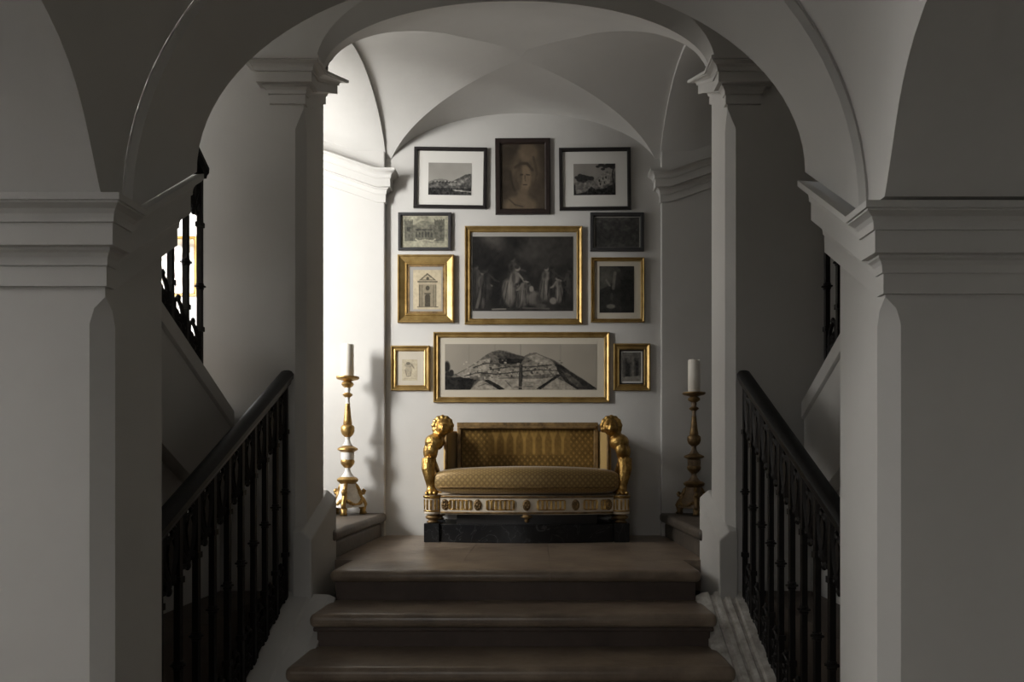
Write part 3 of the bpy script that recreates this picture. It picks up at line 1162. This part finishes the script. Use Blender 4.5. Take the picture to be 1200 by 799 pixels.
def picture(name, label, cat, box, fw, fprof, fmat, painter, inner, td, tl, mount=None, roll=0.0, yw=YW, fillet=None, glass=True):
    x0, y0, x1, y1 = box
    cx_, cz = (wx(x0) + wx(x1)) / 2, (wz(y0) + wz(y1)) / 2
    W, Hh = wx(x1) - wx(x0), wz(y0) - wz(y1)
    f = fw / SW
    root = empty(name, (cx_, yw - .001, cz))
    root.rotation_euler.y = math.radians(roll)
    tag(root, label, cat, 'pictures above the sofa' if yw == YW else None)

    def ring(t, h_):
        return [(-W / 2 + t, -h_, -Hh / 2 + t), (W / 2 - t, -h_, -Hh / 2 + t), (W / 2 - t, -h_, Hh / 2 - t), (-W / 2 + t, -h_, Hh / 2 - t)]
    b = MB().loft([ring(t * f, h_) for t, h_ in fprof], close=True, cap=False)
    b.obj('frame', fmat, root)
    iw, ih = W - 2 * f, Hh - 2 * f
    m = MB().box(-iw / 2 - .003, iw / 2 + .003, -.008, -.0005, -ih / 2 - .003, ih / 2 + .003)
    m.obj('mount' if mount else 'backing', mount or BLACKF, root)
    if fillet:
        t, fm = fillet
        t /= SW

        def r2(q, h_):
            return [(-iw / 2 + q, -h_, -ih / 2 + q), (iw / 2 - q, -h_, -ih / 2 + q), (iw / 2 - q, -h_, ih / 2 - q), (-iw / 2 + q, -h_, ih / 2 - q)]
        MB().loft([r2(-.002, .008), r2(-.002, .011), r2(t, .011), r2(t, .008)], cap=False).obj('fillet', fm, root)
    px0, py0, px1, py1 = inner
    pw, ph = (px1 - px0) / SW, (py1 - py0) / SW
    pc = ((wx(px0) + wx(px1)) / 2 - cx_, -.0095, (wz(py0) + wz(py1)) / 2 - cz)
    print_obj('print', painter(), pw, ph, td, tl, root, pc)
    if glass:
        MB().add([(-iw / 2, -.0125, -ih / 2), (iw / 2, -.0125, -ih / 2), (iw / 2, -.0125, ih / 2), (-iw / 2, -.0125, ih / 2)], [(0, 1, 2, 3)]).obj('glass_pane', PANE, root)
    return root


K, P_ = (.03, .03, .03), (.80, .77, .71)
picture('framed_print', 'black-framed wide-mounted hill landscape at the upper left of the picture wall', 'picture', (484, 170, 570, 242), 4.2, PROF_FLAT, BLACKF,
        p_landscape_hill, (501, 188, 552, 226), (.08, .08, .08), (.86, .84, .80), MATB, roll=.8)
picture('framed_portrait', 'dark wood framed sepia portrait of a veiled head, topmost in the middle', 'picture', (580, 159.5, 645, 249), 6.5, PROF_FLAT, WALNUT,
        p_portrait, (586.5, 166, 638.5, 242.5), (.04, .035, .03), (.68, .59, .48), None, roll=-.3)
picture('framed_print', 'black-framed wide-mounted landscape with dark trees at the upper right of the picture wall', 'picture', (655.5, 170.5, 740, 244), 4.2, PROF_FLAT, BLACKF,
        p_landscape_tree, (672.5, 189, 722, 226), (.07, .07, .07), (.86, .83, .79), MATB, roll=-.6)
picture('framed_print', 'small dark-framed engraving of a towered building, above the gold-framed church front', 'picture', (465.5, 247, 528, 291.5), 3.6, PROF_FLAT, GREYF,
        p_towers, (470, 251, 524, 287.5), (.16, .16, .15), (.78, .76, .66), MATC)
picture('framed_print', 'broad gold frame with a small church-front engraving, left of the large dark engraving', 'picture', (465, 297, 531.5, 377), 11.5, PROF_DEEP, GOLD_F,
        p_facade, (483, 314.5, 516.5, 361), (.12, .11, .09), (.86, .80, .68), MATG, fillet=(2.2, GOLD_D))
picture('framed_engraving', 'large gold-framed dark engraving of a group of figures in the centre of the wall', 'picture', (544, 263, 683, 379), 7.0, PROF_GOLD, GOLD_F,
        p_figures, (553, 275, 672, 363), (.03, .028, .028), (.95, .91, .85), MATG)
picture('framed_print', 'small dark-framed murky engraving below the black-framed tree landscape', 'picture', (692, 247, 755.5, 292.5), 4.5, PROF_FLAT, GREYF,
        p_battle, (698, 252.5, 750, 287.5), (.12, .12, .12), (.72, .70, .66), MATG)
picture('framed_print', 'thin gold-framed dark upright print, right of the large dark engraving', 'picture', (693, 300, 756, 376.5), 4.4, PROF_GOLD, GOLD_F,
        p_ruin, (703, 310, 744, 365), (.05, .05, .05), (.72, .70, .64), MATC)
picture('framed_panorama', 'long gold-framed panorama of a hill town hung just above the sofa', 'picture', (507, 388, 715, 471), 6.5, PROF_GOLD, GOLD_F,
        p_panorama, (520.5, 402, 700, 456), (.03, .028, .026), (.82, .78, .71), MATC)
picture('framed_sketch', 'tiny gold-framed sketch left of the long panorama', 'picture', (457, 404, 502.5, 457), 6.5, PROF_GOLD, GOLD_F,
        p_sketch, (470, 420, 488, 445), (.20, .19, .17), (.84, .79, .68), MATC)
picture('framed_print', 'tiny gold-framed interior engraving with dark fillet, right of the long panorama', 'picture', (719.5, 401.5, 763, 457), 7.5, PROF_GOLD, GOLD_F,
        p_interior, (730, 411.5, 752, 446), (.08, .08, .08), (.78, .75, .70), MATB, fillet=(1.6, WALNUT))
picture('framed_engraving', 'gold-edged ornamental engraving on the bright wall behind the upper left railing', 'picture', (168, 277, 231, 347), 3.0, PROF_GOLD, GOLD_F,
        p_wall_engraving, (171, 280, 228, 344), (.14, .12, .10), (.62, .57, .48), MATC, yw=YW - .045)

# ================================================================== SOFA
SOFA = empty('sofa', (.04, 5.50, 0))
tag(SOFA, 'gilded antique sofa in gold brocade with carved figure arms on a black marble plinth', 'sofa')


def bow(x, hw=.70, f=-.15, d=.085):
    q = min(abs(x) / hw, 1)
    return f - d * (1 - q * q)


NS = 28


def bow_slab(hw, z0, z1, f, d, back, hwb=None):
    xs_ = [-hw + 2 * hw * i / NS for i in range(NS + 1)]
    ring = [(x, bow(x, hw, f, d)) for x in xs_] + [(hw, back), (-hw, back)]
    return MB().loft([[(x, y, z) for x, y in ring] for z in (z0, z1)])


bow_slab(.69, 0, .145, -.14, .09, .29).obj('plinth', MARB, SOFA, bevel=.006)
for s in (-1, 1):
    b = MB()
    sgn_box(b, s, .693, .815, -.16, -.02, 0, .15)
    b.obj('plinth_block', MARB, SOFA, bevel=.004)
    b = MB()
    sgn_box(b, s, .693, .815, .15, .29, 0, .15)
    b.obj('plinth_block', MARB, SOFA, bevel=.004)
bow_slab(.56, .145, .225, -.10, .06, .27).obj('recess_block', RECESS, SOFA)  # dark block painted as the shade in the recess under the seat rail
# turned feet
foot = MB().lathe([(.030, .150), (.046, .152), (.050, .160), (.036, .168), (.034, .174), (.056, .186), (.060, .198), (.050, .208), (.040, .213), (.052, .218), (.052, .224)], 16)
me_foot = foot.mesh('foot', GOLD_D, True)
for sx in (-.755, .755):
    for y in (-.09, .22):
        link('foot', me_foot, SOFA, (sx, y, 0))
# gold pendant drop under the centre of the rail
pd = MB().lathe([(.001, .158), (.012, .165), (.020, .178), (.012, .190), (.034, .200), (.050, .206), (.030, .214), (.030, .222)], 14, (0, -.215, 0))
pd.obj('pendant', GOLD_D, SOFA, smooth=True)
# seat rail
bow_slab(.69, .222, .372, -.135, .085, .29).obj('seat_rail', CREAM, SOFA, bevel=.004)
for s in (-1, 1):
    b = MB()
    b.lathe([(.066, .222), (.070, .232), (.066, .240), (.066, .352), (.072, .362), (.072, .374)], 20, (s * .755, -.09, 0))
    sgn_box(b, s, .69, .815, -.05, .29, .222, .372)
    post = b.obj('corner_block', CREAM, SOFA, autos=35)
    g = MB()
    for a in (-150, -122, -94, -66, -38):
        ca, sa = math.cos(math.radians(a)), math.sin(math.radians(a))
        g.tube([(s * .755 + .067 * ca, -.09 + .067 * sa, .258), (s * .755 + .067 * ca, -.09 + .067 * sa, .338)], .008, 6)
    g.obj('gilt_flutes', GOLD, post)
    g = MB().lathe([(.066, .240), (.074, .244), (.074, .250), (.066, .254)], 20, (s * .755, -.09, 0))
    g.lathe([(.066, .346), (.075, .350), (.077, .366), (.070, .372)], 20, (s * .755, -.09, 0))
    g.obj('gilt_ring', GOLD, post, smooth=True)
FY = lambda x: bow(x, .69, -.135, .085)
for z, r in ((.236, .009), (.362, .010)):
    g = MB().tube([(x, FY(x) - .001, z) for x in [-.685 + 1.37 * i / 40 for i in range(41)]], r, 6)
    g.obj('gilt_bead', GOLD_D, SOFA, smooth=True)
# panels of gilt flutes between rosettes
for xa, xb in ((-.645, -.475), (-.345, -.135), (-.0, -.0), (.055, .265), (.42, .52), (.56, .66)):
    if xb - xa < .05:
        continue
    xa, xb = xa + .035, xb + .035
    xb = min(xb, .665)
    g = MB()
    nb = max(3, int(round((xb - xa) / .034)))
    for zz in (.262, .334):
        g.tube([(xa + (xb - xa) * i / 6, FY(xa + (xb - xa) * i / 6) - .002, zz) for i in range(7)], .0055, 4)
    for i in range(nb + 1):
        x = xa + (xb - xa) * i / nb
        g.box(x - .0085, x + .0085, FY(x) - .010, FY(x) + .005, .264, .333)
    g.obj('fluted_panel', GOLD, SOFA, bevel=.002)
for x in (-.66 + .012, -.385, 0.0, .385, .66 - .012):
    g = MB()
    g.lathe([(.002, .016), (.010, .015), (.012, .010), (.030, .012), (.034, .006), (.036, 0)], 14)
    for k in range(8):
        a = 2 * PI * k / 8
        g.ball((.022 * math.cos(a), .022 * math.sin(a), .011), (.009, .009, .006), 8, 5)
    g.v = [(x + X * .9, FY(x) - Z, .298 + Y * 1.25) for X, Y, Z in g.v]
    g.obj('rosette', GOLD_D, SOFA, smooth=True)


# seat cushion: domed, bow fronted, wrapped in brocade
def cushion():
    me = bpy.data.meshes.new('seat_cushion')
    nx, nc = 44, 28
    vs, uv = [], []
    for i in range(nx + 1):
        t = -1 + 2 * i / nx
        te = math.copysign(1 - (1 - abs(t)) ** 1.6, t)
        x = .735 * te
        k = (1 - abs(te) ** 10) ** .5 if abs(te) < 1 else 0
        f = bow(x, .74, -.135, .095)
        yb_ = .20
        yc, hy = (f + yb_) / 2, (yb_ - f) / 2
        for j in range(nc):
            a = 2 * PI * j / nc
            ca, sa = math.cos(a), math.sin(a)
            y = yc + hy * math.copysign(abs(ca) ** .30, ca) * (.93 + .07 * k)
            hz = .092 if sa > 0 else .105
            z = .485 + hz * math.copysign(abs(sa) ** .42, sa) * (.5 + .5 * k) + .026 * (1 - te * te) * max(sa, 0)
            vs.append((x, y, z))
            uv.append((x * 1.0, j / nc * 1.3))
    fs = []
    for i in range(nx):
        for j in range(nc):
            k = (j + 1) % nc
            fs.append((i * nc + j, i * nc + k, (i + 1) * nc + k, (i + 1) * nc + j))
    fs.append(tuple(range(nc))[::-1])
    fs.append(tuple(nx * nc + j for j in range(nc)))
    me.from_pydata(vs, [], fs)
    ul = me.uv_layers.new(name='UVMap')
    for p in me.polygons:
        js = [me.loops[li].vertex_index for li in p.loop_indices]
        wrap = max(uv[q][1] for q in js) - min(uv[q][1] for q in js) > .6 and len(js) == 4
        for li, q in zip(p.loop_indices, js):
            u, v_ = uv[q]
            if wrap and v_ < .6:
                v_ += 1.3
            ul.data[li].uv = (u, v_)
    me.polygons.foreach_set('use_smooth', [True] * len(me.polygons))
    me.materials.append(BROC)
    return link('seat_cushion', me, SOFA)


cu = cushion()
pp = [(x, bow(x, .74, -.135, .095) - .006, .437) for x in [-.70 + 1.4 * i / 40 for i in range(41)]]
MB().tube(pp, .007, 6).obj('piping', GOLD_D, cu, smooth=True)
# backrest: frame, side returns and patterned panel
b = MB().box(-.585, .585, .275, .32, .40, .955)
back = b.obj('backrest', GOLD_D, SOFA, bevel=.006)
fr = MB()
fr.box(-.60, .60, .225, .325, .935, .972)
fr.tube([(-.58, .222, .927), (.58, .222, .927)], .012, 8)
fr.box(-.60, -.566, .235, .325, .40, .955).box(.566, .60, .235, .325, .40, .955)
fr.obj('back_frame', GOLD_D, back, bevel=.006)


def p_back():
    c = Canvas(230, 84, .42)
    X = c.x * 46
    Y = c.y * 16.5
    la = np.abs(((X + Y) % 2) - 1)
    lb = np.abs(((X - Y) % 2) - 1)
    c.a = .34 + .0 * X
    c.blend(((la < .22) | (lb < .22)).astype(float), .20)
    c.blend(((la > .72) & (lb > .72)).astype(float), .62)
    c.rect(.2, .04, .82, .46, .40, .75)
    for i in range(8):
        x = .26 + i * .072
        c.line([(x, .42), (x, .18)], .028, .68, .8).line([(x - .022, .06), (x, .2), (x + .022, .06)], .026, .66, .8)
        c.ellipse(x, .09, .008, .05, .6, .8)
    c.rect(0, .0, 1, .04, .2).rect(0, .66, 1, .69, .25, .6).rect(0, .88, 1, 1, .25, .4)
    return c.noise(.10, ((10, 1), (30, 1)))


print_obj('back_panel', p_back(), 1.13, .50, (.27, .20, .09), (.80, .64, .36), back, (0, .262, .675), FABRIC)
for s in (-1, 1):
    b = MB()
    pts = [(.60, .29), (.675, .10), (.70, .11), (.625, .31)]
    b.loft([[(s * x, y, z) for x, y in pts] for z in (.40, .90)])
    sp_ = b.obj('side_panel', BROC, SOFA, bevel=.008)
    g = MB().tube([(s * .672, .095, .40), (s * .672, .095, .90)], .013, 8)
    g.obj('gilt_post', GOLD_D, sp_, smooth=True)

# carved figure arms: head with curled hair above a winged chest that runs down into a clawed leg


def figure(s):
    b = MB()
    X = lambda x: s * x
    # head, face towards the viewer
    b.ball((X(.675), -.07, .915), (.058, .064, .070), 18, 12)
    b.ball((X(.668), -.122, .898), (.020, .022, .026), 10, 8)         # muzzle / chin
    b.ball((X(.668), -.134, .915), (.010, .016, .016), 8, 6)          # nose
    b.ball((X(.645), -.112, .905), (.016, .018, .018), 8, 6)
    b.ball((X(.693), -.112, .905), (.016, .018, .018), 8, 6)
    b.ball((X(.668), -.118, .942), (.040, .018, .012), 10, 6)         # brow
    for k in range(9):                                                # curls round the head
        a = PI * (k / 8.0) * 1.25 - .4
        b.ball((X(.680 + .068 * math.cos(a)), -.055, .925 + .068 * math.sin(a)), .026, 10, 7)
    for k in range(7):
        a = PI * (k / 6.0)
        b.ball((X(.68 + .052 * math.cos(a)), -.01, .93 + .058 * math.sin(a)), .03, 10, 7)
    # neck, shoulder, chest
    b.tube([(X(.69), -.05, .90), (X(.72), -.04, .84), (X(.745), -.05, .78)], [.045, .055, .07], 12)
    b.ball((X(.745), -.065, .795), (.080, .085, .070), 16, 10)
    b.ball((X(.780), -.05, .72), (.060, .075, .085), 14, 10)
    b.ball((X(.755), -.11, .735), (.048, .05, .06), 14, 10)
    b.ball((X(.782), -.06, .64), (.052, .06, .065), 14, 10)
    # folded wing feathers down the outside
    for k in range(6):
        z = .80 - .045 * k
        b.ball((X(.800 + .006 * math.sin(k * 1.3)), -.045 + .004 * k, z), (.026, .05, .030), 10, 7)
    # leg tapering to a paw
    b.tube([(X(.785), -.08, .66), (X(.790), -.10, .58), (X(.778), -.105, .51), (X(.768), -.10, .45), (X(.762), -.10, .395)], [.060, .054, .044, .036, .04], 12)
    b.ball((X(.757), -.115, .395), (.054, .05, .03), 14, 8)
    for t in (-.034, 0, .034):
        b.ball((X(.760 + t), -.155, .388), (.016, .02, .018), 8, 6)
    b.ball((X(.79), -.075, .56), (.03, .03, .04), 10, 8)
    # arm rail sweeping back to the backrest
    b.tube([(X(.755), -.03, .80), (X(.745), .06, .80), (X(.715), .16, .83), (X(.66), .25, .88)], [.045, .036, .034, .03], 10)
    b.tube([(X(.765), -.04, .62), (X(.755), .08, .56), (X(.75), .20, .46), (X(.75), .24, .38)], [.04, .034, .03, .03], 10)
    o = b.obj('arm_figure', GOLD, SOFA, smooth=True)
    rm = o.modifiers.new('remesh', 'REMESH')
    rm.mode = 'VOXEL'
    rm.voxel_size = .0055
    rm.use_smooth_shade = True
    sm = o.modifiers.new('smooth', 'SMOOTH')
    sm.factor = .5
    sm.iterations = 2
    o['label'] = 'gilded carved figure with curled hair forming the sofa arm'
    return o


figure(-1)
figure(1)


# ================================================================== CANDLESTICKS AND CANDLES
def candlestick(loc, rot, white, gilt, label, hs=1.0):
    root = empty('candlestick', loc)
    root.scale = (1, 1, hs)
    root.rotation_euler.z = rot
    tag(root, label, 'candlestick', 'tall altar candlesticks')
    k = .002316
    Z = lambda zy: (675 - zy) * k
    R = lambda r: r * k

    def seg(name, mt, prof):
        return MB().lathe([(R(r), Z(zy)) for zy, r in reversed(prof)], 22).obj(name, mt, root, autos=40)
    seg('drip_pan', gilt, [(181, 36), (181, 40), (186, 41), (191, 36), (194, 22), (198, 14), (198, 2)])
    seg('gilt_bulb', gilt, [(197, 10), (202, 19), (208, 22), (214, 19), (220, 11), (222, 7)])
    seg('stem', white, [(221, 8), (226, 10), (236, 8), (240, 8)])
    seg('gilt_ring', gilt, [(238, 8), (242, 15), (246, 18), (250, 15), (256, 8)])
    seg('stem', white, [(254, 8), (262, 7), (270, 7), (276, 8), (278, 11)])
    seg('gilt_taper', gilt, [(277, 8), (300, 10), (330, 13), (350, 16), (354, 14)])
    seg('gilt_cup', gilt, [(352, 14), (358, 22), (364, 24), (376, 24), (388, 20), (396, 12), (398, 9)])
    seg('stem', white, [(396, 10), (402, 8), (412, 9), (420, 12), (428, 18)])
    seg('gilt_disk', gilt, [(426, 12), (432, 24), (438, 35), (443, 36), (447, 30), (452, 20)])
    seg('stem', white, [(450, 18), (454, 23), (466, 23), (480, 22)])
    seg('gilt_cup', gilt, [(478, 22), (484, 25), (494, 23), (502, 17), (508, 11)])
    seg('stem', white, [(506, 11), (514, 9), (524, 12), (534, 18), (540, 24)])
    seg('gilt_crown', gilt, [(538, 18), (543, 32), (549, 38), (556, 36), (562, 28), (566, 24)])
    # three-sided base with scrolled corners
    rings = []
    for zy, r, kk in ((564, 26, .2), (580, 28, .35), (600, 33, .5), (622, 42, .55), (640, 50, .55), (648, 52, .5)):
        ring = []
        for j in range(24):
            a = 2 * PI * j / 24
            tri = 1.0 / max(math.cos(((a + PI / 3) % (2 * PI / 3)) - PI / 3), .5)
            rr = R(r) * ((1 - kk) + kk * tri * .78)
            ring.append((rr * math.cos(a + PI), rr * math.sin(a + PI), Z(zy)))
        rings.append(ring)
    MB().loft(rings[::-1]).obj('base_body', white, root, autos=50)
    for j in range(3):
        a = 2 * PI * j / 3
        ca, sa = math.cos(a), math.sin(a)
        pts = [(26, 566), (36, 578), (42, 590), (48, 602), (58, 600), (61, 592), (54, 588)]
        pts2 = [(42, 590), (46, 612), (56, 626), (63, 640), (58, 652), (48, 650), (46, 640)]
        b = MB()
        for q, rad in ((pts, 7), (pts2, 9)):
            b.tube([(R(r) * ca, R(r) * sa, Z(zy)) for r, zy in q], R(rad), 8)
        b.tube([(R(56) * ca, R(56) * sa, Z(650)), (R(54) * ca, R(54) * sa, Z(664)), (R(57) * ca, R(57) * sa, Z(674.5))], [R(12), R(10), R(14)], 10)
        b.obj('scroll_foot', gilt, root, smooth=True)
        # gilt swag on each face
        a2 = a + PI / 3
        u = (-math.sin(a2), math.cos(a2))
        b = MB()
        for i in range(9):
            t = -1 + i / 4
            rr = 35 if abs(t) > .9 else 38
            b.ball((R(rr) * math.cos(a2) + u[0] * R(34) * t, R(rr) * math.sin(a2) + u[1] * R(34) * t, Z(640 - 14 * t * t)), R(7.5), 8, 6)
        b.obj('gilt_swag', gilt, root, smooth=True)
    return root


def candle(loc, burnt, label):
    root = empty('candle', loc)
    tag(root, label, 'candle', 'pillar candles')
    n = 24
    rings = []
    H_ = .268
    for r, z in ((.046, 0), (.050, .004), (.050, H_ - .01), (.047, H_), (.040, H_ - .004), (.012, H_ - .016), (.004, H_ - .016)):
        ring = []
        for j in range(n):
            a = 2 * PI * j / n
            dz = burnt * (math.sin(a * 2 + .6) + .5 * math.sin(a * 3)) if z > .2 and r > .03 else 0
            ring.append((r * math.cos(a), r * math.sin(a), z + dz))
        rings.append(ring)
    MB().loft(rings).obj('wax_pillar', WAX, root, autos=50)
    MB().tube([(0, 0, H_ - .02), (.001, 0, H_ + .002), (.004, 0, H_ + .012)], .0022, 6).obj('wick', WICK, root)
    return root


zc = .20 + (675 - 181) * .002316
candlestick((-1.452, 5.60, .2005), math.radians(-88), WHITEP, GOLD_C, 'tall white and gold carved candlestick on the left side step')
candle((-1.452, 5.60, zc), .001, 'thick white pillar candle on the white and gold candlestick')
candlestick((1.425, 5.60, .2005), math.radians(-95), SHADEDP, GOLD_D, 'carved candlestick with shade put into its brown and dull gold colours, the shorter one, on the right side step', .885)  # darker wood and gilding carry this side's shade in their colour
candle((1.425, 5.60, .20 + (zc - .20) * .885 + .0005), .006, 'shaded pillar candle with uneven burnt rim on the dark right candlestick')
